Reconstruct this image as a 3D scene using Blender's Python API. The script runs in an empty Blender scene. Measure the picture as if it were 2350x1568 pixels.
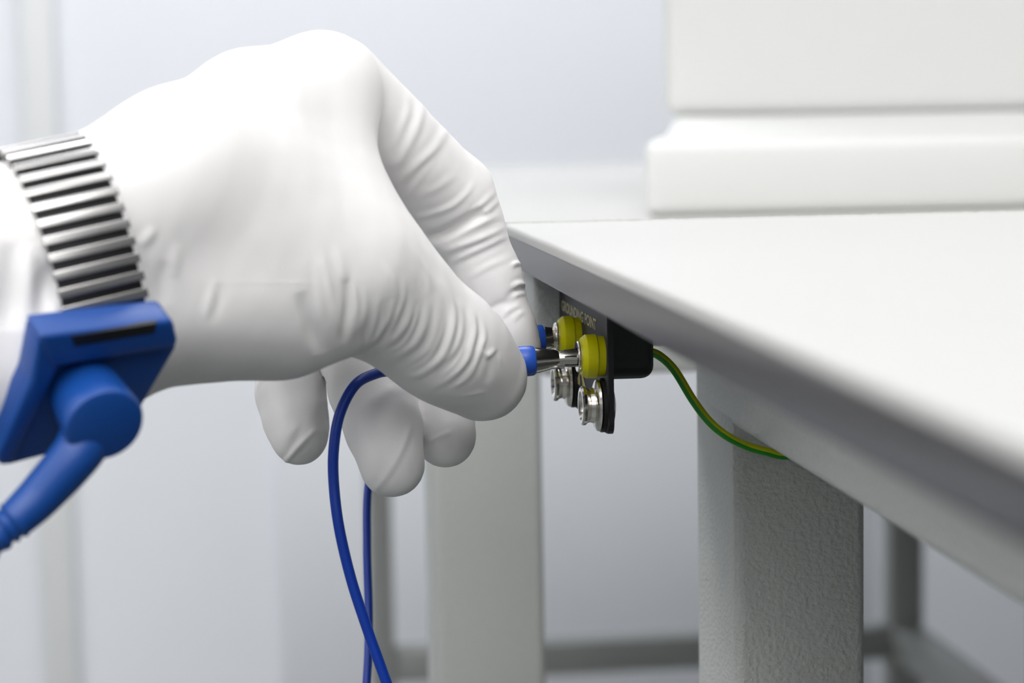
import bpy, bmesh, math, random
import numpy as np
from mathutils import Vector, Matrix

# ---------------------------------------------------------------- camera
W, H, FPX = 2350.0, 1568.0, 5124.0
YAW, PITCH, ROLL = math.radians(7.15), math.radians(6.09), math.radians(0.97)
Fw = Vector((math.sin(YAW)*math.cos(PITCH), math.cos(YAW)*math.cos(PITCH), -math.sin(PITCH)))
R0 = Vector((math.cos(YAW), -math.sin(YAW), 0)); U0 = R0.cross(Fw)
Rt = R0*math.cos(ROLL) - U0*math.sin(ROLL)
Up = U0*math.cos(ROLL) + R0*math.sin(ROLL)
DESK_Z = 0.75
CAM = Vector((0, 0, DESK_Z)) - (Fw*0.6 + Rt*(0.6*(1155-W/2)/FPX) + Up*(-0.6*(513-H/2)/FPX))

def P(px, py, d):                       # a spot of the photograph at a given distance in front of the camera
    return CAM + Fw*d + Rt*(d*(px-W/2)/FPX) + Up*(-d*(py-H/2)/FPX)
def on(axis, val, px, py):              # a spot of the photograph on a world plane
    v = P(px, py, 1.0) - CAM
    return CAM + v*((val - CAM[axis])/v[axis])

cd = bpy.data.cameras.new('camera'); cam = bpy.data.objects.new('camera', cd)
bpy.context.collection.objects.link(cam)
cam.matrix_world = Matrix(((Rt.x, Up.x, -Fw.x, CAM.x), (Rt.y, Up.y, -Fw.y, CAM.y), (Rt.z, Up.z, -Fw.z, CAM.z), (0, 0, 0, 1)))
cd.sensor_width = 36; cd.lens = 36*FPX/W; cd.clip_start = 0.01
cd.dof.use_dof = True; cd.dof.focus_distance = 0.518; cd.dof.aperture_fstop = 15.0
sc = bpy.context.scene; sc.camera = cam
sc.view_settings.view_transform = 'Standard'; sc.view_settings.look = 'None'
sc.view_settings.gamma = 1; sc.view_settings.use_curve_mapping = False
sc.view_settings.exposure = 0.0
w = bpy.data.worlds.new('world'); sc.world = w; w.use_nodes = True
w.node_tree.nodes['Background'].inputs[0].default_value = (0.9, 0.95, 1.0, 1)
w.node_tree.nodes['Background'].inputs[1].default_value = 0.3

def area(name, loc, tgt, sx, sy, power, col=(1, 1, 1)):
    l = bpy.data.lights.new(name, 'AREA'); l.shape = 'RECTANGLE'; l.size = sx; l.size_y = sy
    l.energy = power; l.color = col
    o = bpy.data.objects.new(name, l); bpy.context.collection.objects.link(o)
    o.location = loc; o.rotation_euler = (Vector(tgt)-Vector(loc)).to_track_quat('-Z', 'Y').to_euler()
    return o
PANELS = ((-0.3, -1.55, 1.9, 1.3, 42, (1, 0.99, 0.98), 'large ceiling light panel over the person with the gloved hand'),
          (-1.75, -0.4, 0.6, 2.2, 10, (1, 1, 1), 'unseen long ceiling panel added by the left wall as side light'),  # panel added out of view to brighten left faces of the bench frame
          (0.5, -0.2, 1.8, 0.6, 5, (1, 1, 1), 'long ceiling light panel over the foreground workbench'),
          (0.0, 1.3, 1.8, 0.6, 38, (0.97, 0.98, 1.0), 'long ceiling light panel near the back wall'))
for x, y, sx, sy, pw, col, _ in PANELS: area('ceiling_panel_lamp', (x, y, 2.66), (x, y, 0), sx, sy, pw, col)
area('added_fill_light', (-2.12, -1.0, 1.75), (0, -0.95, 1.1), 2.0, 1.3, 8, (0.98, 0.99, 1.0))  # added fill from the left for leg and rail sides
area('added_fill_light', (-0.2, -2.52, 1.9), (-0.1, 0, 1.0), 2.6, 1.1, 11, (1.0, 0.995, 0.985))  # added fill from behind the camera for the thumb and fingers

# ---------------------------------------------------------------- helpers
C = bpy.context.collection
def setp(o, label=None, cat=None, group=None, kind=None):
    for k, v in (('label', label), ('category', cat), ('group', group), ('kind', kind)):
        if v: o[k] = v
    return o
def empty(name, loc, label, cat, group=None):
    o = bpy.data.objects.new(name, None); C.objects.link(o); o.location = loc; o.empty_display_size = 0.01
    return setp(o, label, cat, group)
def link(name, me, mat, parent=None, smooth=False):
    if not isinstance(mat, (list, tuple)): mat = [mat]
    for m in mat: me.materials.append(m)
    if smooth: me.shade_smooth()
    o = bpy.data.objects.new(name, me); C.objects.link(o)
    if parent:
        o.parent = parent
        o.matrix_parent_inverse = Matrix.Identity(4)
        o.matrix_basis = parent_inv(parent)
    return o
def parent_inv(p):
    m = Matrix.Identity(4); q = p
    chain = []
    while q: chain.append(q); q = q.parent
    for q in reversed(chain): m = m @ q.matrix_basis
    return m.inverted()
def mesh_of(bm):
    me = bpy.data.meshes.new('mesh'); bm.to_mesh(me); bm.free(); return me
def box_bm(lo, hi, bev=0, seg=2, bm=None):
    b = bmesh.new()
    bmesh.ops.create_cube(b, size=1)
    lo, hi = Vector(lo), Vector(hi); c = (lo+hi)/2; s = hi-lo
    for v in b.verts: v.co = Vector((v.co.x*s.x+c.x, v.co.y*s.y+c.y, v.co.z*s.z+c.z))
    if bev: bmesh.ops.bevel(b, geom=b.edges[:], offset=bev, segments=seg, profile=0.5, affect='EDGES')
    if bm is None: return b
    me = mesh_of(b); bm.from_mesh(me); return bm
def box(name, lo, hi, mat, parent=None, bev=0, seg=2):
    o = link(name, mesh_of(box_bm(lo, hi, bev, seg)), mat, parent, smooth=bev > 0)
    if bev: autosmooth(o)
    return o
def autosmooth(o, ang=35):
    me = o.data; me.shade_smooth()
    try: me.set_sharp_from_angle(angle=math.radians(ang))
    except Exception: pass
def frame_axes(ax):
    ax = Vector(ax).normalized()
    u = ax.cross(Vector((0, 0, 1)));
    if u.length < 1e-3: u = ax.cross(Vector((1, 0, 0)))
    u.normalize(); v = ax.cross(u); return ax, u, v
def lathe_bm(prof, org, ax, n=48, bm=None):
    """prof: (distance along ax, radius)"""
    bm = bm or bmesh.new(); ax, u, v = frame_axes(ax); rings = []
    for t, r in prof:
        if r < 1e-7: rings.append([bm.verts.new(Vector(org)+ax*t)])
        else: rings.append([bm.verts.new(Vector(org)+ax*t+u*(r*math.cos(a))+v*(r*math.sin(a))) for a in [2*math.pi*i/n for i in range(n)]])
    for a, b in zip(rings, rings[1:]):
        for i in range(n):
            j = (i+1) % n
            if len(a) == 1 and len(b) == 1: continue
            if len(a) == 1: f = (a[0], b[i], b[j])
            elif len(b) == 1: f = (a[i], b[0], a[j])
            else: f = (a[i], b[i], b[j], a[j])
            bm.faces.new(f)
    bmesh.ops.recalc_face_normals(bm, faces=bm.faces[:])
    return bm
def lathe(name, prof, org, ax, mat, parent=None, n=48, ang=30):
    o = link(name, mesh_of(lathe_bm(prof, org, ax, n)), mat, parent); autosmooth(o, ang); return o
def catmull(pts, k=10):
    pts = [Vector(p) for p in pts]; q = [pts[0]*2-pts[1]]+pts+[pts[-1]*2-pts[-2]]; out = []
    for i in range(1, len(q)-2):
        a, b, c, d = q[i-1:i+3]
        for s in range(k):
            t = s/k
            out.append(0.5*((2*b)+(c-a)*t+(2*a-5*b+4*c-d)*t*t+(3*b-a-3*c+d)*t**3))
    out.append(pts[-1]); return out
def tube_bm(path, rad, n=20, matfn=None, bm=None, twist=0.0):
    bm = bm or bmesh.new(); rings = []; up = None
    N = len(path)
    for i, p in enumerate(path):
        t = (path[min(i+1, N-1)]-path[max(i-1, 0)]).normalized()
        if up is None: up = frame_axes(t)[1]
        up = (up-t*up.dot(t)).normalized(); v = t.cross(up)
        r = rad(i/(N-1)) if callable(rad) else rad
        rings.append([bm.verts.new(p+up*(r*math.cos(a+twist*i))+v*(r*math.sin(a+twist*i))) for a in [2*math.pi*k/n for k in range(n)]])
    for a, b in zip(rings, rings[1:]):
        for k in range(n):
            f = bm.faces.new((a[k], a[(k+1) % n], b[(k+1) % n], b[k])); f.smooth = True
            if matfn: f.material_index = matfn(k/n)
    bm.faces.new(rings[0][::-1]); bm.faces.new(rings[-1])
    return bm
def tube(name, path, rad, mat, parent=None, **kw):
    return link(name, mesh_of(tube_bm(path, rad, **kw)), mat, parent)

def mat(name, col, rough=0.5, metal=0.0, spec=0.5, bump=None, coat=0, noise=None, aniso=None):
    """bump: (scale, strength, distance); noise: (scale, amount)"""
    m = bpy.data.materials.new(name); m.use_nodes = True; nt = m.node_tree; b = nt.nodes['Principled BSDF']
    b.inputs['Base Color'].default_value = (*col, 1); b.inputs['Roughness'].default_value = rough
    b.inputs['Metallic'].default_value = metal; b.inputs['Specular IOR Level'].default_value = spec
    b.inputs['Coat Weight'].default_value = coat
    tc = nt.nodes.new('ShaderNodeTexCoord')
    if noise:
        n = nt.nodes.new('ShaderNodeTexNoise'); n.inputs['Scale'].default_value = noise[0]; n.inputs['Detail'].default_value = 4
        nt.links.new(tc.outputs['Object'], n.inputs['Vector'])
        mx = nt.nodes.new('ShaderNodeMix'); mx.data_type = 'RGBA'
        k = 1-noise[1]
        mx.inputs[6].default_value = (col[0]*k, col[1]*k, col[2]*k, 1); mx.inputs[7].default_value = (*[min(1, c*(2-k)) for c in col], 1)
        nt.links.new(n.outputs['Fac'], mx.inputs[0]); nt.links.new(mx.outputs[2], b.inputs['Base Color'])
    if bump:
        n = nt.nodes.new('ShaderNodeTexNoise'); n.inputs['Scale'].default_value = bump[0]; n.inputs['Detail'].default_value = 3
        src = tc.outputs['Object']
        if aniso:
            mp = nt.nodes.new('ShaderNodeMapping'); mp.inputs['Scale'].default_value = aniso
            nt.links.new(src, mp.inputs['Vector']); src = mp.outputs['Vector']
        nt.links.new(src, n.inputs['Vector'])
        bp = nt.nodes.new('ShaderNodeBump'); bp.inputs['Strength'].default_value = bump[1]; bp.inputs['Distance'].default_value = bump[2]
        nt.links.new(n.outputs['Fac'], bp.inputs['Height']); nt.links.new(bp.outputs['Normal'], b.inputs['Normal'])
    return m
M = dict(
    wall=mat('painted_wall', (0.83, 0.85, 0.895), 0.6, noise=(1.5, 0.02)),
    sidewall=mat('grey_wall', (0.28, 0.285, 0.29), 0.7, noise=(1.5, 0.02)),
    trim=mat('cream_trim', (0.87, 0.88, 0.885), 0.6, noise=(3, 0.01)),
    ceil=mat('ceiling_tile', (0.85, 0.86, 0.87), 0.8, noise=(4, 0.03)),
    floor=mat('floor_vinyl', (0.11, 0.12, 0.115), 0.4, noise=(6, 0.05)),
    top=mat('white_laminate', (0.455, 0.45, 0.438), 0.45, noise=(30, 0.01)),
    strip=mat('grey_edge_band', (0.036, 0.034, 0.037), 0.30, spec=0.3, bump=(500, 0.25, 0.0002), aniso=(1, 1, 0.06), noise=(150, 0.15)),
    frame=mat('textured_grey_powder_coat', (0.57, 0.585, 0.56), 0.42, bump=(950, 1.0, 0.0005), noise=(600, 0.06)),
    frame2=mat('grey_powder_coat', (0.34, 0.352, 0.337), 0.45, bump=(900, 0.4, 0.0003), noise=(600, 0.05)),
    equip=mat('white_enamel', (0.70, 0.705, 0.69), 0.3, noise=(8, 0.01)),
    plate=mat('dark_plate', (0.040, 0.039, 0.046), 0.55, spec=0.3, noise=(200, 0.05)),
    black=mat('black_plastic', (0.008, 0.008, 0.01), 0.35, noise=(90, 0.1)),
    rubber=mat('black_ring', (0.004, 0.004, 0.005), 0.5, noise=(90, 0.1)),
    nickel=mat('nickel', (0.72, 0.69, 0.64), 0.16, 1.0, noise=(120, 0.05)),
    yellow=mat('yellow_plastic', (0.60, 0.57, 0.0), 0.4, spec=0.35, noise=(200, 0.06)),
    ink=mat('gold_print', (0.62, 0.56, 0.33), 0.6, noise=(900, 0.15)),
    sign=mat('yellow_print', (0.66, 0.55, 0.22), 0.5, noise=(900, 0.1)),
    blue=mat('blue_plastic', (0.0, 0.035, 0.33), 0.38, noise=(100, 0.05)),
    bright=mat('bright_blue_plastic', (0.018, 0.085, 0.46), 0.36, noise=(100, 0.04)),
    royal=mat('matt_blue_plastic', (0.004, 0.058, 0.28), 0.42, noise=(100, 0.06)),
    wg=mat('green_insulation', (0.01, 0.30, 0.015), 0.35, noise=(100, 0.05)),
    wy=mat('yellow_insulation', (0.62, 0.64, 0.0), 0.35, noise=(100, 0.05)),
    steel=mat('band_steel', (0.52, 0.51, 0.50), 0.24, 1.0, noise=(60, 0.08)),
    dark=mat('dark_steel', (0.035, 0.034, 0.036), 0.4, 1.0, noise=(60, 0.08)),
    glove=mat('white_nitrile', (0.83, 0.815, 0.812), 0.46, spec=0.4, bump=(1500, 0.25, 0.00012), noise=(40, 0.012)),
)
def emit(name, col, s):
    m = bpy.data.materials.new(name); m.use_nodes = True; b = m.node_tree.nodes['Principled BSDF']
    b.inputs['Base Color'].default_value = (*col, 1); b.inputs['Emission Color'].default_value = (*col, 1); b.inputs['Emission Strength'].default_value = s
    return m
M['lamp'] = emit('lamp_diffuser', (1, 1, 1), 0.9)

# ---------------------------------------------------------------- room
Y_BACK = on(1, 0, 1175, 784).y*0 + CAM.y + 2.75
XL, XR, YF, ZC = -2.2, 2.6, -2.6, 2.7
def struct(name, lo, hi, m, bev=0): return setp(box(name, lo, hi, m, bev=bev), kind='structure')
struct('floor', (XL, YF, -0.05), (XR, Y_BACK, 0), M['floor'])
struct('ceiling', (XL, YF, ZC), (XR, Y_BACK, ZC+0.05), M['ceil'])
struct('wall_back', (XL, Y_BACK, 0), (XR, Y_BACK+0.1, ZC), M['wall'])
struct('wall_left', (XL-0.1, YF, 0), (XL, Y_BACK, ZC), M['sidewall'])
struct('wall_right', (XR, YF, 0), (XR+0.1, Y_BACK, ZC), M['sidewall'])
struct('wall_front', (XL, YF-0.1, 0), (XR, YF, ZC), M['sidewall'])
# unseen window with glowing pane, added in the left wall for side light
bm = bmesh.new()
for lo, hi in (((-2.2, -2.05, 1.05), (-2.16, .05, 1.10)), ((-2.2, -2.05, 2.4), (-2.16, .05, 2.45)), ((-2.2, -2.05, 1.1), (-2.16, -2.0, 2.4)), ((-2.2, 0, 1.1), (-2.16, .05, 2.4)), ((-2.2, -1.02, 1.1), (-2.17, -.98, 2.4))):
    box_bm(lo, hi, bm=bm)
wn = setp(link('added_window_1', mesh_of(bm), M['top']), kind='structure')
box('fill_pane', (-2.19, -2.0, 1.1), (-2.18, 0, 2.4), M['lamp'], wn)
bm = bmesh.new()  # unseen window with glowing pane, added in the front wall to brighten the hand
for lo, hi in (((-1.55, -2.6, 1.3), (1.15, -2.57, 1.35)), ((-1.55, -2.6, 2.45), (1.15, -2.57, 2.5)), ((-1.55, -2.6, 1.35), (-1.5, -2.57, 2.45)), ((1.1, -2.6, 1.35), (1.15, -2.57, 2.45)), ((-.22, -2.6, 1.35), (-.18, -2.58, 2.45))):
    box_bm(lo, hi, bm=bm)
wn = setp(link('added_window_2', mesh_of(bm), M['top']), kind='structure')
box('fill_pane', (-1.5, -2.595, 1.35), (1.1, -2.585, 2.45), M['lamp'], wn)
a = on(1, Y_BACK-0.02, 95, 1350); b = on(1, Y_BACK-0.02, 172, 1350)
struct('trim_1', (a.x, Y_BACK-0.02, 0), (b.x, Y_BACK, ZC), M['trim'], 0.004)
a = on(1, Y_BACK-0.012, 640, 1200)
struct('trim_2', (a.x, Y_BACK-0.012, 0), (a.x+0.75, Y_BACK, 0.68), M['wall'], 0.003)
for x, y, sx, sy, pw, col, lab in PANELS:
    o = empty('ceiling_light', (x, y, ZC), lab, 'ceiling light')
    box('diffuser', (x-sx/2+.03, y-sy/2+.03, ZC-0.015), (x+sx/2-.03, y+sy/2-.03, ZC-0.001), M['lamp'], o)
    bm = bmesh.new()
    for lo, hi in (((x-sx/2, y-sy/2), (x+sx/2, y-sy/2+.03)), ((x-sx/2, y+sy/2-.03), (x+sx/2, y+sy/2)), ((x-sx/2, y-sy/2+.03), (x-sx/2+.03, y+sy/2-.03)), ((x+sx/2-.03, y-sy/2+.03), (x+sx/2, y+sy/2-.03))):
        box_bm((*lo, ZC-0.03), (*hi, ZC), bm=bm)
    link('frame', mesh_of(bm), M['top'], o)

# ---------------------------------------------------------------- near workbench (its corner is the world origin)
LAM = 0.0026
TH = 0.0105
desk = empty('workbench', (0, 0, 0), 'white topped workbench in the foreground with a dark grey edge strip and grey legs', 'workbench')
bm = box_bm((0, -1.9, DESK_Z-LAM), (1.5, 0, DESK_Z))
bmesh.ops.bevel(bm, geom=[e for e in bm.edges if all(v.co.z > DESK_Z-1e-5 for v in e.verts)], offset=.0014, segments=4, profile=.5, affect='EDGES')
autosmooth(link('worktop', mesh_of(bm), M['top'], desk))
box('back_edge', (0.0005, -0.0004, DESK_Z-.0015), (1.4995, 0.0004, DESK_Z+.0004), M['frame'], desk)
bm = bmesh.new()
box_bm((0.0004, -1.8996, DESK_Z-TH), (1.4996, -0.0004, DESK_Z-LAM), 0.0006, 2, bm)
o = link('edge_strip', mesh_of(bm), M['strip'], desk); autosmooth(o)
# frame : right leg in the photo, rail running towards the camera
pl = P(1685, 985, 0.545); pr = on(1, pl.y, 1988, 1187); pfar = on(0, pl.x, 1595, 900)
LX0, LX1, LY0, LY1 = pl.x, pr.x, pl.y, min(pfar.y, -0.004)
ZR0 = pl.z; ZT = DESK_Z-TH
def leg(x0, x1, y0, y1, z1, parent, bev=0.0025, m='frame'): return box('leg', (x0, y0, 0.0), (x1, y1, z1), M[m], parent, bev, 3)
leg(LX0, LX1, LY0, LY1, ZT, desk)
leg(LX0, LX1, -1.85, -1.85+(LY1-LY0), ZT, desk)
leg(1.41, 1.41+LX1-LX0, LY0, LY1, ZT, desk); leg(1.41, 1.41+LX1-LX0, -1.85, -1.85+(LY1-LY0), ZT, desk)
box('rail', (LX0-0.00008, -1.85+(LY1-LY0), ZR0), (LX1-.002, LY1, ZT), M['frame'], desk, 0.0025, 3)
box('rail', (LX1, LY0+0.005, ZR0), (1.41, LY0+0.035, ZT), M['frame'], desk, 0.002, 3)
zc = on(1, -0.03, 1260, 803).z
box('rail', (0.004, -0.030, zc), (LX0-.0002, -0.008, ZT), M['frame'], desk, 0.0015, 3)
print('leg', LX0, LX1, LY0, LY1, 'zr', ZR0, 'cam', CAM)

# ---------------------------------------------------------------- bench behind
MB_Z = CAM.z-0.057
q0 = P(1000, 1400, 0.80); q1 = on(1, q0.y, 1251, 1400)
mb = empty('workbench', (q0.x, q0.y, 0), 'white topped grey bench standing behind the foreground workbench', 'workbench')
fY = q0.y-0.003; bY = P(1300, 390, 2.06).y
box('worktop', (q0.x-0.004, fY, MB_Z-0.002), (1.9, bY, MB_Z), M['top'], mb, 0.0008, 2)
box('edge_strip', (q0.x-0.0036, fY+0.0004, MB_Z-0.009), (1.8996, bY-.0004, MB_Z-0.002), M['frame2'], mb)
bw = q1.x-q0.x
leg(q0.x, q1.x, q0.y, q0.y+0.040, MB_Z-0.009, mb, 0.003, 'frame2'); leg(1.84, 1.84+bw, q0.y, q0.y+0.04, MB_Z-0.009, mb, 0.003, 'frame2')
box('rail', (q1.x, q0.y-0.002, MB_Z-0.040), (1.84, q0.y+0.03, MB_Z-0.009), M['frame2'], mb, 0.002)
r0 = P(852, 1500, 2.0); r1 = on(1, r0.y, 906, 1500); r2 = on(1, r0.y, 2045, 1300); r3 = on(1, r0.y, 2120, 1300)
leg(r0.x, r1.x, r0.y, r0.y+0.03, MB_Z-0.009, mb, 0.002, 'frame2'); leg(r2.x, r3.x, r0.y, r0.y+0.03, MB_Z-0.009, mb, 0.002, 'frame2')
zs0 = on(1, r0.y, 1430, 1545).z; zs1 = on(1, r0.y, 1430, 1472).z
box('stretcher', (r1.x, r0.y+.002, zs0), (r2.x, r0.y+0.028, zs1), M['frame2'], mb, 0.002)
box('stretcher', (r2.x, r0.y-0.75, zs0+.002), (r2.x+0.03, r0.y+.004, zs1+.002), M['frame2'], mb, 0.002)

# white machine on it
e0 = on(2, MB_Z, 1482, 500); eY = e0.y; ex = e0.x
eq = empty('lab_instrument', (ex, eY, MB_Z), 'tall white instrument casing with a stepped base on the bench behind', 'instrument')
zt = on(1, eY, 1482, 322).z
def plan_prism(name, pts, z0, z1, bev):
    bm = bmesh.new(); A = [bm.verts.new((x, y, z0)) for x, y in pts]; B = [bm.verts.new((x, y, z1)) for x, y in pts]
    bm.faces.new(A); bm.faces.new(B[::-1]); n = len(pts)
    for i in range(n): bm.faces.new((A[i], B[i], B[(i+1) % n], A[(i+1) % n]))
    bmesh.ops.recalc_face_normals(bm, faces=bm.faces[:])
    bmesh.ops.bevel(bm, geom=bm.edges[:], offset=bev, segments=4, profile=.5, affect='EDGES')
    o = link(name, mesh_of(bm), M['equip'], eq); autosmooth(o, 50); return o
KX = 0.24                                                       # the casing narrows towards its back
plan_prism('base', [(ex, eY), (1.5, eY), (1.5, eY+.62), (ex+KX*.62, eY+.62)], MB_Z, zt, .006)
sx0 = on(1, eY+0.03, 1515, 300).x; zt2 = on(1, eY+0.10, 1560, 268).z
def slope(h0, h1, y0, y1, name):                                  # sloping shoulder
    bm = bmesh.new()
    lo = [(sx0, y0), (1.49, y0), (1.49, eY+.60), (sx0+KX*.5, eY+.60)]; hi = [(sx0+.022, y1), (1.48, y1), (1.48, eY+.58), (sx0+.022+KX*.48, eY+.58)]
    A = [bm.verts.new((x, y, h0)) for x, y in lo]; B = [bm.verts.new((x, y, h1)) for x, y in hi]
    bm.faces.new(A); bm.faces.new(B[::-1])
    for i in range(4): bm.faces.new((A[i], B[i], B[(i+1) % 4], A[(i+1) % 4]))
    bmesh.ops.recalc_face_normals(bm, faces=bm.faces[:])
    bmesh.ops.bevel(bm, geom=bm.edges[:], offset=.003, segments=3, profile=.5, affect='EDGES')
    autosmooth(link(name, mesh_of(bm), M['equip'], eq), 50)
slope(zt, zt2, eY+.02, eY+.09, 'shoulder')
bx = on(1, eY+0.11, 1524, 150).x
plan_prism('cabinet', [(bx, eY+.11), (1.46, eY+.11), (1.46, eY+.57), (bx+KX*.46, eY+.57)], zt2, zt2+.55, .008)

# ---------------------------------------------------------------- earth bonding point under the bench edge
PLX = P(1395, 990, 0.505).x
pn = on(0, PLX, 1396, 985); pf = on(0, PLX, 1284, 700)
zb = (on(0, PLX, 1396, 999).z)
gp = empty('grounding_point', (PLX, pn.y, ZT), 'dark plate with yellow sockets and snap studs fixed under the bench edge', 'grounding plate')
y0, y1 = pn.y, pf.y; z0, z1 = zb, ZT
PT = 0.0014
def rounded_plate(y0, y1, z0, z1, r, x0, x1):
    bm = bmesh.new(); pts = []
    for cy, cz, a0 in ((y0+r, z0+r, math.pi), (y1-r, z0+r, 1.5*math.pi)):
        for i in range(9):
            a = a0+math.pi/2*i/8; pts.append((cy+r*math.cos(a), cz+r*math.sin(a)))
    pts += [(y1, z1), (y0, z1)]
    A = [bm.verts.new((x0, *p)) for p in pts]; B = [bm.verts.new((x1, *p)) for p in pts]
    bm.faces.new(A); bm.faces.new(B[::-1])
    for i in range(len(pts)):
        j = (i+1) % len(pts); bm.faces.new((A[i], B[i], B[j], A[j]))
    bmesh.ops.recalc_face_normals(bm, faces=bm.faces[:])
    return bm
link('front_plate', mesh_of(rounded_plate(y0, y1, z0, z1, 0.003, PLX, PLX+0.0003)), M['plate'], gp)
link('backing_plate', mesh_of(rounded_plate(y0-0.0002, y1, z0-0.0001, z1, 0.003, PLX+0.0003, PLX+PT)), M['black'], gp)
hz = on(1, y0+0.01, 1450, 873).z; hx = on(1, y0+0.01, 1505, 850).x
bm = box_bm((PLX+PT, y0+0.010, hz), (hx, y1-0.006, ZT), 0)
es = [e for e in bm.edges if all(v.co.x > hx-1e-5 for v in e.verts) or all(v.co.z < hz+1e-5 for v in e.verts) and not all(v.co.x < PLX+PT+1e-5 for v in e.verts)]
bmesh.ops.bevel(bm, geom=es, offset=0.003, segments=5, profile=0.5, affect='EDGES')
o = link('housing', mesh_of(bm), M['black'], gp); autosmooth(o)
def socket(px, py):
    c = on(0, PLX, px, py)
    o = lathe('socket', [(0, 0), (0, .0046), (.0016, .0046), (.0017, .0047), (.0018, .0050), (.0041, .0050), (.0051, .0042), (.0052, .0036), (.0052, 0)], c, (-1, 0, 0), M['yellow'], gp)
    lathe('socket_rim', [(.0049, .0018), (.0049, .0034), (.0058, .0036), (.0061, .0034), (.0061, .0021), (.0035, .0019), (.0035, 0)], c, (-1, 0, 0), M['nickel'], o)
    return c
def stud(px, py, k=1.0):
    c = on(0, PLX, px, py)
    o = lathe('snap_stud', [(t, r*k) for t, r in ((.0010, 0), (.0010, .0056), (.0013, .0060), (.0018, .0058), (.0022, .0051), (.0025, .0041), (.0034, .0038), (.0040, .0040), (.0044, .0044), (.0050, .0045), (.0054, .0041), (.0054, .0033), (.0046, .0028), (.0034, .0024), (.0030, .0012), (.0030, 0))], c, (-1, 0, 0), M['nickel'], gp, 64)
    lathe('washer', [(0, 0), (0, .0062*k), (.0009, .0062*k), (.0009, 0)], c, (-1, 0, 0), M['rubber'], o)
    lathe('rivet_head', [(0.0, 0), (0, .0048*k), (.0005, .0044*k), (.0010, .0025*k), (.0012, 0)], c+Vector((PT, 0, 0)), (1, 0, 0), M['nickel'], o)
    return c
cs1 = socket(1384, 817); cs2 = socket(1330, 772)
stud(1386, 930); stud(1318, 878)
def text_on(name, s, pA, pB, hgt, m, parent):
    cu = bpy.data.curves.new('text', 'FONT'); cu.body = s; cu.size = 1; cu.offset = 0.03; cu.extrude = 0.0
    to = bpy.data.objects.new('text', cu); C.objects.link(to)
    bpy.context.view_layer.update()
    me = bpy.data.meshes.new_from_object(to.evaluated_get(bpy.context.evaluated_depsgraph_get()))
    bpy.data.objects.remove(to); bpy.data.curves.remove(cu)
    xs = [v.co.x for v in me.vertices]; ys = [v.co.y for v in me.vertices]
    x0, x1, y0_, y1_ = min(xs), max(xs), min(ys), max(ys)
    e = pB-pA; n = Vector((0, 0, 1))
    for v in me.vertices:
        v.co = pA+e*((v.co.x-x0)/(x1-x0))+n*(hgt*(v.co.y-y0_)/(y1_-y0_))
    o = link(name, me, m, parent)
    return o
tA = on(0, PLX-0.0001, 1289, 712); tB = on(0, PLX-0.0001, 1368, 745); tB.z = tA.z
text_on('lettering', 'GROUNDING POINT', tA, tB, 0.0027, M['ink'], gp)
# yellow warning triangle and earth mark between the studs
bm = bmesh.new(); X = PLX-0.0001
ta, tb2, tc2 = on(0, X, 1322, 878), on(0, X, 1346, 893), on(0, X, 1334, 845)
tb2.z = ta.z; tc2.y = (ta.y+tb2.y)/2
bm.faces.new([bm.verts.new(v) for v in (ta, tb2, tc2)])
tri = link('warning_mark', mesh_of(bm), M['sign'], gp)
bm = bmesh.new(); X = PLX-0.0002; cen = (ta+tb2+tc2)/3
pts = [(0, -.4), (.28, -.32), (.12, -.05), (.2, .15), (.02, .1), (0, .42), (-.1, .1), (-.25, -.1)]
s = abs(ta.y-tb2.y)*0.55
bm.faces.new([bm.verts.new((X, cen.y+p[0]*s, cen.z+p[1]*s)) for p in pts]); link('hand_symbol', mesh_of(bm), M['plate'], tri)
bm = bmesh.new(); X = PLX-0.0001; g = on(0, X, 1332, 905)
for wd, dz in ((.0040, 0), (.0027, -.0012), (.0014, -.0024)): box_bm((X, g.y-wd/2, g.z+dz-.0003), (X+.0001, g.y+wd/2, g.z+dz+.0003), bm=bm)
box_bm((X, g.y-.0003, g.z), (X+.0001, g.y+.0003, g.z+.0018), bm=bm)
link('earth_symbol', mesh_of(bm), M['sign'], gp)

# banana plugs
def plug(c, px_end, py_end, blen, label, boot_end):
    """metal pin leaves the socket, blue body starts at px_end"""
    e = on(1, c.y, px_end, py_end)
    ax = Vector((-1, 0, (e.z-c.z)/(c.x-e.x)*1.0)).normalized(); L = (c-e).length
    o = empty('banana_plug', c, label, 'plug')
    P0 = c
    pr = [(.0030, 0), (.0030, .0014), (.0045, .0017)]
    l1 = L-0.0046
    if l1 > .006:
        pr += [(.0062, .0017), (l1*.55, .0021), (l1-.0012, .0018), (l1-.0004, .0022), (l1+.0008, .0023)]
    pr += [(L-.0035, .0024), (L-.0015, .0028), (L-.0004, .0030), (L, .0028), (L, 0)]
    lathe('pin', pr, P0, ax, M['nickel'], o)
    # slits of the spring leaves
    if l1 > .006:
        bm = bmesh.new(); _, u, v = frame_axes(ax)
        for k in range(6):
            an = k*math.pi/3+.3; d = u*math.cos(an)+v*math.sin(an)
            pth = [P0+ax*t+d*r for t, r in ((.0064, .00168), (.0080, .00195), (l1*.55, .00208), (l1-.0024, .0019))]
            tube_bm(pth, .00016, n=6, bm=bm)
        link('leaf_slit', mesh_of(bm), M['dark'], o)
    lathe('body', [(L-.0003, 0), (L-.0003, .0031), (L+.0002, .0034), (L+.0020, .0035), (L+blen, .0034), (L+blen+.004, .0026), (boot_end-.001, .0019), (boot_end, .0016), (boot_end, 0)], P0, ax, M['bright'], o)
    return P0+ax*boot_end, ax
e1, ax1 = plug(cs1, 1224, 828, 0.013, 'blue banana plug held between thumb and index finger, pin in the nearer yellow socket', 0.037)
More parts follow.
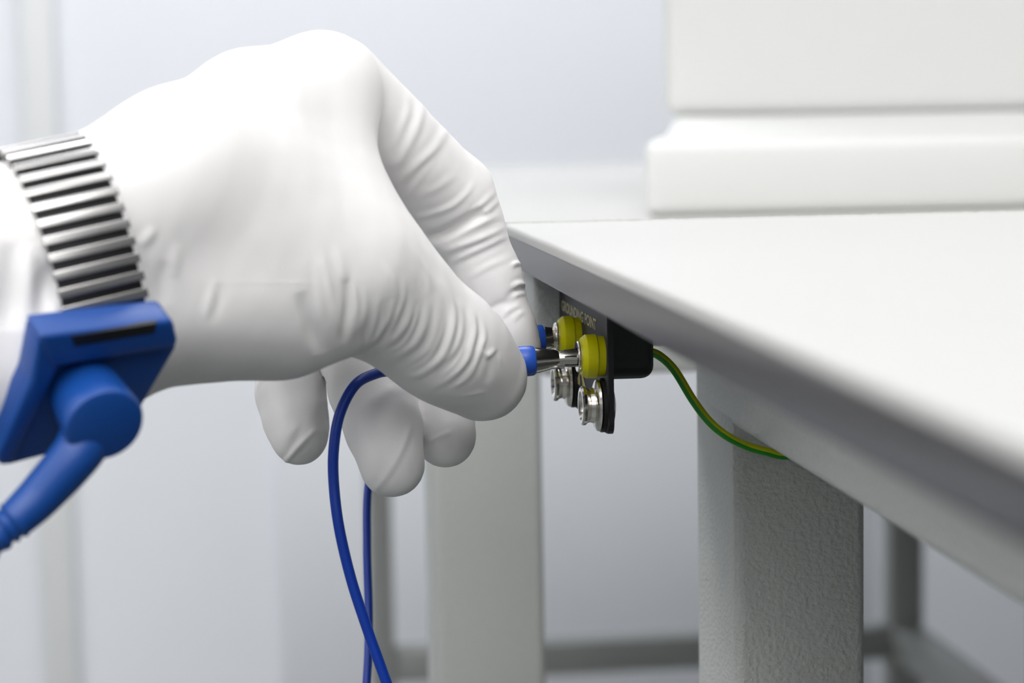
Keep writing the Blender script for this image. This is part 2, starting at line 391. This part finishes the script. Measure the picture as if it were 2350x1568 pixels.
e2, ax2 = plug(cs2, 1246, 778, 0.008, 'blue banana plug behind the index finger, in the farther yellow socket', 0.026)
pth = catmull([e1-ax1*.002, e1+ax1*.002]+[P(*q) for q in ((960, 842, .5118), (905, 850, .5095), (862, 858, .5055), (815, 884, .5005), (780, 950, .4995), (766, 1030, .4995), (766, 1110, .500), (778, 1210, .500), (806, 1330, .501), (845, 1450, .502), (888, 1570, .503), (950, 1750, .505), (1010, 2000, .51), (1010, 2400, .52))])
o = tube('cord', pth, 0.00122, M['blue']); setp(o, 'blue cord looping left in front of the curled fingers from the held plug', 'cord')
pth = catmull([e2-ax2*.002, e2+ax2*.002]+[P(*q) for q in ((1040, 835, .566), (960, 905, .575), (880, 1010, .578), (846, 1110, .578), (842, 1250, .575), (846, 1400, .572), (845, 1500, .568), (840, 1600, .565), (836, 1800, .56), (870, 2200, .56))])
o = tube('cord', pth, 0.00105, M['blue']); setp(o, 'straight hanging blue cord appearing below the ring finger, behind the looped one', 'cord')
wpts = [(1480, 805, .530), (1512, 816, .531), (1548, 850, .531), (1590, 918, .530), (1628, 968, .529), (1668, 1001, .529), (1712, 1023, .532), (1756, 1036, .5335), (1810, 1045, .536), (1900, 1020, .54)]
bm = tube_bm(catmull([P(*q) for q in wpts]), 0.00105, n=24, matfn=lambda t: 0 if (t % 0.5) < 0.2 else 1)
o = link('earth_wire', mesh_of(bm), [M['wg'], M['wy']]); setp(o, 'thin green and yellow striped wire curving from the black housing to the bench rail', 'wire')

# ---------------------------------------------------------------- gloved hand: distance field -> surface
def seg_sdf(G, a, b, ra, rb):
    a = np.array(a, np.float32); b = np.array(b, np.float32); ba = b-a
    l2 = float(ba@ba); h = sum((G[i]-a[i])*ba[i] for i in range(3))/l2; np.clip(h, 0, 1, out=h)
    d = sum((G[i]-a[i]-h*ba[i])**2 for i in range(3))
    return np.sqrt(d)-(ra+(rb-ra)*h)
def smin(a, b, k):
    h = np.maximum(k-np.abs(a-b), 0)/k
    return np.minimum(a, b)-h*h*h*k/6
def chain(G, pts, k):
    out = None
    for (a, b) in zip(pts, pts[1:]):
        s = seg_sdf(G, P(*a[:3]), P(*b[:3]), a[3]/1000, b[3]/1000)
        out = s if out is None else smin(out, s, k)
    return out
#      px, py, distance, radius in mm
PALM = [
    [(-900, 800, .392, 18), (-450, 715, .405, 17.8), (132, 571, .432, 18), (420, 402, .452, 17), (585, 282, .474, 14.6), (738, 212, .488, 11.8)],
    [(-900, 1010, .392, 18), (-450, 910, .405, 17.5), (60, 805, .427, 17), (190, 757, .435, 16.1), (330, 700, .446, 15.5), (480, 682, .456, 16.0), (640, 672, .465, 16.8), (790, 632, .470, 14.0), (1000, 777, .4885, 11.4), (1050, 812, .494, 10.9), (1110, 866, .5005, 9.9)],
    [(300, 560, .447, 17), (560, 440, .463, 17), (708, 400, .478, 12), (780, 490, .478, 10.3), (835, 590, .478, 11.3), (905, 668, .482, 11.3)],
    [(560, 560, .460, 17), (720, 560, .468, 15)],
    [(738, 212, .488, 11.8), (722, 405, .479, 12.0)],
    [(420, 500, .457, 17), (640, 530, .467, 15.5), (725, 500, .474, 12.5)],
    [(200, 560, .450, 16), (420, 470, .478, 15), (650, 262, .522, 12), (560, 228, .528, 8.4)],
    [(200, 700, .450, 16), (430, 620, .488, 15), (600, 420, .545, 12)],
    [(430, 620, .488, 15), (650, 700, .51, 13)],
]
INDEX_FLESH = [(890, 320, .508, 9.3), (955, 425, .519, 8.8), (1003, 503, .524, 8.2)]
INDEX = [(772, 186, .497, 10.1), (1038, 448, .522, 9.5), (1064, 520, .525, 9.2), (1110, 640, .5275, 8.7), (1155, 765, .5280, 7.7), (1173, 802, .5285, 7.0)]
MIDDLE = [(690, 200, .525, 10), (960, 500, .562, 9), (985, 800, .547, 8), (980, 870, .540, 8), (1005, 950, .531, 8.0), (1022, 1003, .527, 7.3)]
RING = [(620, 262, .545, 10), (830, 530, .585, 9), (832, 810, .541, 10.3), (853, 900, .526, 9.7), (880, 980, .5175, 8.6), (900, 1066, .512, 7.6)]
LITTLE = [(570, 330, .56, 9), (690, 560, .59, 8.5), (664, 820, .552, 8.7), (667, 900, .545, 8.2), (680, 965, .541, 7.6), (687, 1004, .538, 6.8)]
allp = [q for ch in PALM+[INDEX, MIDDLE, RING, LITTLE] for q in ch]
cs = np.array([list(P(*q[:3])) for q in allp]); rs = np.array([q[3]/1000 for q in allp])[:, None]
lo = (cs-rs).min(0)-0.004; hi = (cs+rs).max(0)+0.004
STEP = 0.0010
ns = np.ceil((hi-lo)/STEP).astype(int)+1
G = np.meshgrid(*[(lo[i]+STEP*np.arange(ns[i])).astype(np.float32) for i in range(3)], indexing='ij', sparse=True)
D = None
for ch in PALM:
    s = chain(G, ch, 0.009); D = s if D is None else smin(D, s, 0.0105)
D = smin(D, chain(G, [(700, 762, .464, 5.5), (735, 768, .464, 4.6), (776, 770, .466, 4.2)], .003), 0.0045)
D = smin(D, smin(chain(G, INDEX, 0.004), chain(G, INDEX_FLESH, .003), .005), 0.0030)
for ch in (MIDDLE, RING, LITTLE): D = smin(D, chain(G, ch, 0.004), 0.0018)

def surface_nets(D, lo, st):
    S = (D < 0); nx, ny, nz = D.shape
    cells = np.zeros((nx-1, ny-1, nz-1), np.int8)
    for i in (0, 1):
        for j in (0, 1):
            for k in (0, 1): cells += S[i:nx-1+i, j:ny-1+j, k:nz-1+k]
    act = (cells > 0) & (cells < 8)
    idx = np.full(act.shape, -1, np.int64); I = np.argwhere(act); idx[act] = np.arange(len(I))
    acc = np.zeros((len(I), 3)); cnt = np.zeros(len(I))
    cor = [(i, j, k) for i in (0, 1) for j in (0, 1) for k in (0, 1)]
    for a in cor:
        for b in cor:
            if sum(b[i]-a[i] for i in range(3)) == 1 and all(b[i] >= a[i] for i in range(3)):
                va = D[I[:, 0]+a[0], I[:, 1]+a[1], I[:, 2]+a[2]]; vb = D[I[:, 0]+b[0], I[:, 1]+b[1], I[:, 2]+b[2]]
                m = (va < 0) != (vb < 0); t = np.where(m, va/(va-vb+1e-20), 0)
                p = np.array(a)[None]+t[:, None]*(np.array(b)-np.array(a))[None]
                acc += p*m[:, None]; cnt += m
    V = (I+acc/cnt[:, None])*st+lo
    F = []
    for ax in range(3):
        sl0 = [slice(None)]*3; sl1 = [slice(None)]*3; sl0[ax] = slice(0, -1); sl1[ax] = slice(1, None)
        a = S[tuple(sl0)]; b = S[tuple(sl1)]; ch = a != b
        u, v = [(1, 2), (2, 0), (0, 1)][ax]
        E = np.argwhere(ch); ok = (E[:, u] > 0) & (E[:, v] > 0) & (E[:, u] < D.shape[u]-1) & (E[:, v] < D.shape[v]-1)
        E = E[ok]; fl = a[tuple(E.T)]
        def cell(du, dv):
            q = E.copy(); q[:, u] += du; q[:, v] += dv; return idx[tuple(q.T)]
        q = np.stack([cell(-1, -1), cell(0, -1), cell(0, 0), cell(-1, 0)], 1)
        q[~fl] = q[~fl][:, ::-1]; F.append(q)
    return V, np.concatenate(F)
V, Fc = surface_nets(D, lo, STEP); del D
def to_mesh(V, F):
    me = bpy.data.meshes.new('hand'); me.vertices.add(len(V)); me.vertices.foreach_set('co', V.astype(np.float32).ravel())
    me.loops.add(F.size); me.loops.foreach_set('vertex_index', F.astype(np.int32).ravel())
    me.polygons.add(len(F)); me.polygons.foreach_set('loop_start', np.arange(0, F.size, 4, dtype=np.int32))
    me.update(calc_edges=True); me.validate(); return me
me = to_mesh(V, Fc)
tmp = bpy.data.objects.new('tmp', me); C.objects.link(tmp)
sm = tmp.modifiers.new('s', 'SMOOTH'); sm.factor = 0.5; sm.iterations = 3
sb = tmp.modifiers.new('u', 'SUBSURF'); sb.levels = 1; sb.render_levels = 1
bpy.context.view_layer.update()
me2 = bpy.data.meshes.new_from_object(tmp.evaluated_get(bpy.context.evaluated_depsgraph_get()))
bpy.data.objects.remove(tmp)
n = len(me2.vertices); co = np.empty(n*3, np.float32); me2.vertices.foreach_get('co', co); co = co.reshape(-1, 3).astype(np.float64)
no = np.empty(n*3, np.float32); me2.vertex_normals.foreach_get('vector', no); no = no.reshape(-1, 3)
rel = co-np.array(CAM); dep = rel@np.array(Fw)
px = W/2+FPX*(rel@np.array(Rt))/dep; py = H/2-FPX*(rel@np.array(Up))/dep
vw = -(no*(rel/np.linalg.norm(rel, axis=1)[:, None])).sum(1)
front = np.clip((vw+0.25)/0.5, 0, 1)
print('hand verts', n)
# folds of the stretched rubber: (kind, height mm, half width px, points, max distance)
T, IX, HN = (0.440, 0.5155), (0.489, 0.560), (0.42, 0.52)
FOLDS = [
 (1.0, .40, 8, [(807,640),(815,694),(809,747),(801,788)], T), (-1, .8, 8, [(797,640),(799,700),(795,745),(788,790)], T),
 (1, .25, 8, [(835,660),(838,700),(832,740),(822,785)], T), (1, .30, 8, [(868,680),(863,734),(850,774),(838,796)], T),
 (1, .32, 8, [(900,689),(895,726),(874,763),(852,790)], T), (1, .36, 9, [(946,684),(938,731),(914,769),(879,796)], T),
 (1, .36, 9, [(985,690),(973,747),(951,790),(900,825)], T), (1, .25, 9, [(1004,690),(1003,750),(985,800),(940,838)], T),
 (1, .50, 9, [(1005,640),(1030,680),(1042,715),(1037,763),(1016,817),(967,857),(930,868)], T),
 (1, .36, 7, [(1056,690),(1060,747),(1048,795),(1020,835)], T),
 (1, .45, 8, [(1078,705),(1091,753),(1080,801),(1069,828),(1037,863),(990,893)], T),
 (1, .34, 6, [(1101,725),(1112,769),(1103,801),(1093,830),(1074,866),(1040,895)], T),
 (-1, .30, 5, [(1098,725),(1100,770),(1092,810)], T),
 (1, .35, 6, [(1104,805),(1118,816),(1130,808),(1136,798)], T), (-1, .25, 6, [(1125,822),(1122,850),(1114,880)], T),
 (1, .15, 5, [(1060,910),(1090,903),(1118,900)], T), (1, .12, 4, [(1145,815),(1152,840)], T),
 (1, .40, 11, [(734,583),(748,630),(762,700),(785,782)], HN), (-1, 1.1, 13, [(690,670),(717,759),(734,813)], HN),
 (1, .30, 12, [(768,570),(785,620),(790,650)], HN), (1, .28, 10, [(722,600),(733,660),(745,740)], HN),
 (1, .28, 12, [(492,642),(484,690),(470,738)], HN), (-1, .2, 12, [(506,650),(498,700),(482,745)], HN),
 (1, .05, 4, [(410,650),(550,648),(700,650),(790,655)], HN),
 (1, .35, 12, [(352,520),(340,545),(318,565)], HN), (-1, .4, 14, [(380,600),(372,650),(380,700)], HN), (1, .3, 14, [(405,560),(398,640)], HN),
 (1, .40, 10, [(965,232),(965,263),(951,306),(917,368),(893,387)], IX), (1, .30, 9, [(932,215),(935,255),(918,300),(900,345)], IX),
 (1, .45, 10, [(1030,285),(999,339),(960,377),(903,430)], IX), (-1, .35, 8, [(1015,345),(985,378),(945,420),(915,455)], IX),
 (1, .35, 8, [(1012,350),(965,406),(917,468)], IX), (1, .2, 9, [(1045,400),(1005,430),(960,450)], IX),
 (1, .34, 7, [(1090,415),(1070,445),(1037,473),(989,492),(941,502)], IX),
 (1, .34, 7, [(1138,438),(1104,470),(1080,490)], IX), (1, .34, 6, [(1148,455),(1120,482),(1090,498)], IX),
 (-1, 2.2, 9, [(1110,483),(1085,502),(1046,526),(1008,543),(966,549)], IX),
 (1, .5, 8, [(1150,492),(1104,511),(1060,532),(1010,556)], IX),
 (1, .40, 7, [(1163,520),(1120,540),(1070,560),(1010,580)], IX), (1, .45, 7, [(1166,540),(1120,564),(1085,580),(1037,602)], IX),
 (-1, .3, 6, [(1160,552),(1110,574),(1050,604)], IX), (1, .2, 7, [(1170,590),(1120,612),(1070,640)], IX),
 (1, .55, 6, [(1208,655),(1190,652),(1175,662)], IX), (-1, .4, 5, [(1208,664),(1185,668),(1160,684)], IX),
 (1, .45, 5, [(1200,606),(1184,605),(1172,612)], IX), (1, .40, 5, [(1206,672),(1190,674),(1178,682)], IX),
 (-1, .35, 6, [(1190,690),(1160,694),(1133,704),(1104,722)], IX), (1, .25, 6, [(1195,700),(1168,712),(1150,730)], IX),
 (1, .25, 6, [(1205,715),(1190,722),(1175,738)], IX),
 (-1, 1.3, 20, [(122,600),(105,670),(92,740)], (.38,.44)), (1, 1.0, 22, [(60,560),(66,650),(70,740)], (.38,.44)), (1, .8, 18, [(150,600),(145,660),(140,720)], (.38,.44)), (-1, .8, 22, [(20,560),(20,680),(20,760)], (.38,.44)),
 (1,.25,6,[(925,640),(925,690),(905,745),(885,785)],T), (1,.25,5,[(960,700),(955,735),(930,785),(888,812)],T), (1,.22,6,[(1020,730),(1012,770),(985,822),(935,855)],T),
 (1,.2,5,[(1068,795),(1045,835),(1005,870)],T), (1,.2,5,[(1085,835),(1062,870),(1030,895)],T), (1,.2,8,[(880,600),(905,650),(912,700)],T), (1,.2,8,[(940,560),(975,620),(990,670)],T),
 (1,.25,6,[(882,700),(878,740),(866,775),(845,798)],T), (1,.3,7,[(820,690),(823,730),(815,775)],T),
 (-1, .8, 16, [(752,925),(742,955),(748,985)], (.5,.6)),
 (1, .6, 6, [(640,1078),(684,1027),(730,980)], (.5, .6)), (-1, .3, 6, [(660,1035),(682,1000),(700,970)], (.5, .6)),
 (1, .3, 5, [(590,893),(600,872),(625,854)], (.5, .6)),
 (1, .5, 7, [(851,1137),(893,1084),(922,1033),(945,970)], (.49, .55)), (1, .2, 7, [(870,1105),(900,1050),(930,990)], (.49, .55)),
 (1, .35, 6, [(980,1018),(1015,1000),(1038,991)], (.5, .55)),
]
def fold_disp(px, py, pts):
    pts = np.array([[p.x, p.y] for p in catmull([Vector((x, y, 0)) for x, y in pts], 5)])
    best = np.full(px.shape, 1e9); par = np.zeros(px.shape); nseg = len(pts)-1
    for i in range(nseg):
        a, b = pts[i], pts[i+1]; ba = b-a; l2 = ba@ba+1e-9
        h = np.clip(((px-a[0])*ba[0]+(py-a[1])*ba[1])/l2, 0, 1)
        d = np.hypot(px-a[0]-h*ba[0], py-a[1]-h*ba[1]); m = d < best
        best = np.where(m, d, best); par = np.where(m, (i+h)/nseg, par)
    return best, par
disp = np.zeros(n)
for sgn, hgt, wd, pts, (d0, d1) in FOLDS:
    xs = [p[0] for p in pts]; ys = [p[1] for p in pts]; mg = wd*4
    s = np.where((px > min(xs)-mg) & (px < max(xs)+mg) & (py > min(ys)-mg) & (py < max(ys)+mg) & (dep > d0) & (dep < d1) & (front > 0))[0]
    if not len(s): continue
    d, t = fold_disp(px[s], py[s], pts)
    x = d/wd; fade = 0.04+0.96*np.sin(np.pi*np.clip(t, 0, 1))**0.8
    endm = np.exp(-x*x/2)*(1-0.55*x*x) if sgn > 0 else np.exp(-x*x/2)
    disp[s] += sgn*hgt*1e-3*endm*fade*front[s]
# slow unevenness of the rubber
def wob(c, f, ph): return np.sin(c[:, 0]*f+ph)*np.sin(c[:, 1]*f*1.13+ph*2)*np.sin(c[:, 2]*f*.9+ph*3)
disp += 0.00012*wob(co, 230, 1.0)+0.00006*wob(co, 620, 2.3)
# loose sleeve-like bulge and folds on the forearm side of the strap
co2 = co+no*disp[:, None]
me2.vertices.foreach_set('co', co2.astype(np.float32).ravel()); me2.update()
person = empty('person', P(150, 690, .432), 'left hand in a white rubber glove pinching a blue plug, other fingers curled', 'person')
gl = link('gloved_hand', me2, M['glove'], person, smooth=True)

# ---------------------------------------------------------------- wrist strap
Wc = P(158, 658, .432)
th = math.radians(27)
n_ax = (Rt*math.cos(th)*0.97+Fw*math.sin(th)*0.97+Up*0.235).normalized()
upv = (Up-n_ax*Up.dot(n_ax)).normalized(); tow = n_ax.cross(upv)
if tow.dot(Fw) > 0: tow = -tow
RA, RB = 0.0274, 0.0206
def ring_pt(phi, off=0.0, along=0.0):
    p = upv*math.cos(phi)*(RA+off)+tow*math.sin(phi)*(RB+off)
    return Wc+p+n_ax*along
def ring_frame(phi):
    t = (ring_pt(phi+.01)-ring_pt(phi-.01)).normalized(); nn = t.cross(n_ax)
    if nn.dot(ring_pt(phi)-Wc) < 0: nn = -nn
    return ring_pt(phi), t, nn
strap = empty('wrist_strap', Wc, 'metal expansion wrist strap with a blue buckle around the gloved wrist', 'wrist strap')
ph = math.radians(-146); bm = bmesh.new(); bmi = bmesh.new(); BW = 0.0168
while ph < math.radians(108):
    p, t, nn = ring_frame(ph); lw = 0.0020
    def add(bmx, hw, ht, off, ln):
        b = bmesh.new(); bmesh.ops.create_cube(b, size=1)
        for v in b.verts: v.co = Vector((v.co.x*ln, v.co.y*hw*2, v.co.z*ht))
        bmesh.ops.bevel(b, geom=b.edges[:], offset=ht*.30, segments=3, profile=.6, affect='EDGES')
        Mx = Matrix((( t.x, n_ax.x, nn.x, 0), (t.y, n_ax.y, nn.y, 0), (t.z, n_ax.z, nn.z, 0), (0, 0, 0, 1)))
        for v in b.verts: v.co = (Mx@v.co)+p+nn*off
        m = mesh_of(b); bmx.from_mesh(m)
    add(bm, BW/2, .0011, .0009, .0019)
    add(bmi, BW/2-.0006, .0009, .0001, .0034)
    sp = (ring_pt(ph+.01)-ring_pt(ph)).length/.01
    ph += 0.00325/sp
o = link('band_link', mesh_of(bm), M['steel'], strap); autosmooth(o, 40); o['label'] = 'bright bevelled steel links of the band'
o = link('inner_link', mesh_of(bmi), M['dark'], strap); autosmooth(o, 40); o['label'] = 'darker steel links between the bright ones'
# buckle: curved tray seen from below
b0 = P(250, 762, .4075); tz = (-upv*0.80-tow*0.60).normalized(); tz = (P(160, 1005, .418)-b0); LB = tz.length; tz.normalize()
sx = (P(405, 738, .4155)-P(95, 768, .3995)); WB = sx.length; sx.normalize()
nz = sx.cross(tz).normalized()
if nz.dot(Fw) > 0: nz = -nz
tz = nz.cross(sx).normalized() * (1 if nz.cross(sx).dot(tz) > 0 else -1)
def bk(u, v, h): return b0+sx*(u*WB)+tz*(v*LB)+nz*h
def prism(bm, quad, h0, h1):
    A = [bm.verts.new(bk(u, v, h0)) for u, v in quad]; B = [bm.verts.new(bk(u, v, h1)) for u, v in quad]
    bm.faces.new(A); bm.faces.new(B[::-1])
    for i in range(len(quad)):
        j = (i+1) % len(quad); bm.faces.new((A[i], B[i], B[j], A[j]))
def bpx(px, py, h):                                              # a spot of the photograph on a plane parallel to the tray
    o = b0+nz*h; v = P(px, py, 1.0)-CAM; return CAM+v*((o-CAM).dot(nz)/v.dot(nz))
def tray(name, poly, h0, h1, m, parent, bev=.0006):
    bm = bmesh.new(); B = [bpx(x, y, h1) for x, y in poly]
    A = [bm.verts.new(p-nz*(h1-h0)) for p in B]; B = [bm.verts.new(p) for p in B]
    bm.faces.new(A); bm.faces.new(B[::-1]); n = len(poly)
    for i in range(n): bm.faces.new((A[i], B[i], B[(i+1) % n], A[(i+1) % n]))
    bmesh.ops.recalc_face_normals(bm, faces=bm.faces[:])
    if bev: bmesh.ops.bevel(bm, geom=bm.edges[:], offset=bev, segments=3, profile=.5, affect='EDGES')
    o = link(name, mesh_of(bm), m, parent); autosmooth(o, 40); return o
bkl = tray('buckle', [(105, 790), (402, 745), (404, 800), (322, 940), (215, 1005), (110, 1045), (15, 1070), (75, 900)], -.0055, -.0010, M['royal'], strap)
tray('buckle_rim', [(92, 772), (398, 736), (410, 782), (404, 800), (128, 845), (110, 830)], -.0050, .0022, M['royal'], bkl, .0009)
tray('buckle_rim', [(92, 775), (138, 842), (95, 930), (28, 1068), (2, 1072), (-8, 1048), (72, 880)], -.0050, .0018, M['royal'], bkl, .0009)
tray('slot_shade', [(163, 772), (360, 741), (354, 764), (172, 796)], .0015, .0024, M['rubber'], bkl, 0)  # black slab on the rim stands in for the shade inside the opening
# snap cap and boot
kc = P(226, 952, .4060)
kax = (P(238, 985, .3985)-kc).normalized(); kax = (nz*0.75+kax*0.5).normalized()
cap = lathe('snap_cap', [(-.008, 0), (-.008, .0068), (.0000, .0072), (.0030, .0074), (.0040, .0070), (.0044, .0060), (.0044, 0)], kc, kax, M['royal'], strap, 64)
pb = [P(200, 1000, .4080), P(170, 1050, .4055), P(95, 1135, .404), P(40, 1188, .402), P(0, 1222, .401), P(-60, 1285, .399), P(-120, 1350, .397)]
pp = catmull(pb, 30); Np = len(pp)
def boot_r(t):
    r = 0.0050-0.0024*min(1, t*1.15)
    if t > .52: r += 0.00030*math.sin(t*75)
    return r
tube('boot', pp, boot_r, M['royal'], cap, n=32)
tube('lead', catmull([pb[-1], P(-200, 1440, .395), P(-350, 1700, .40), P(-300, 2100, .42)]), .0013, M['blue'], cap)
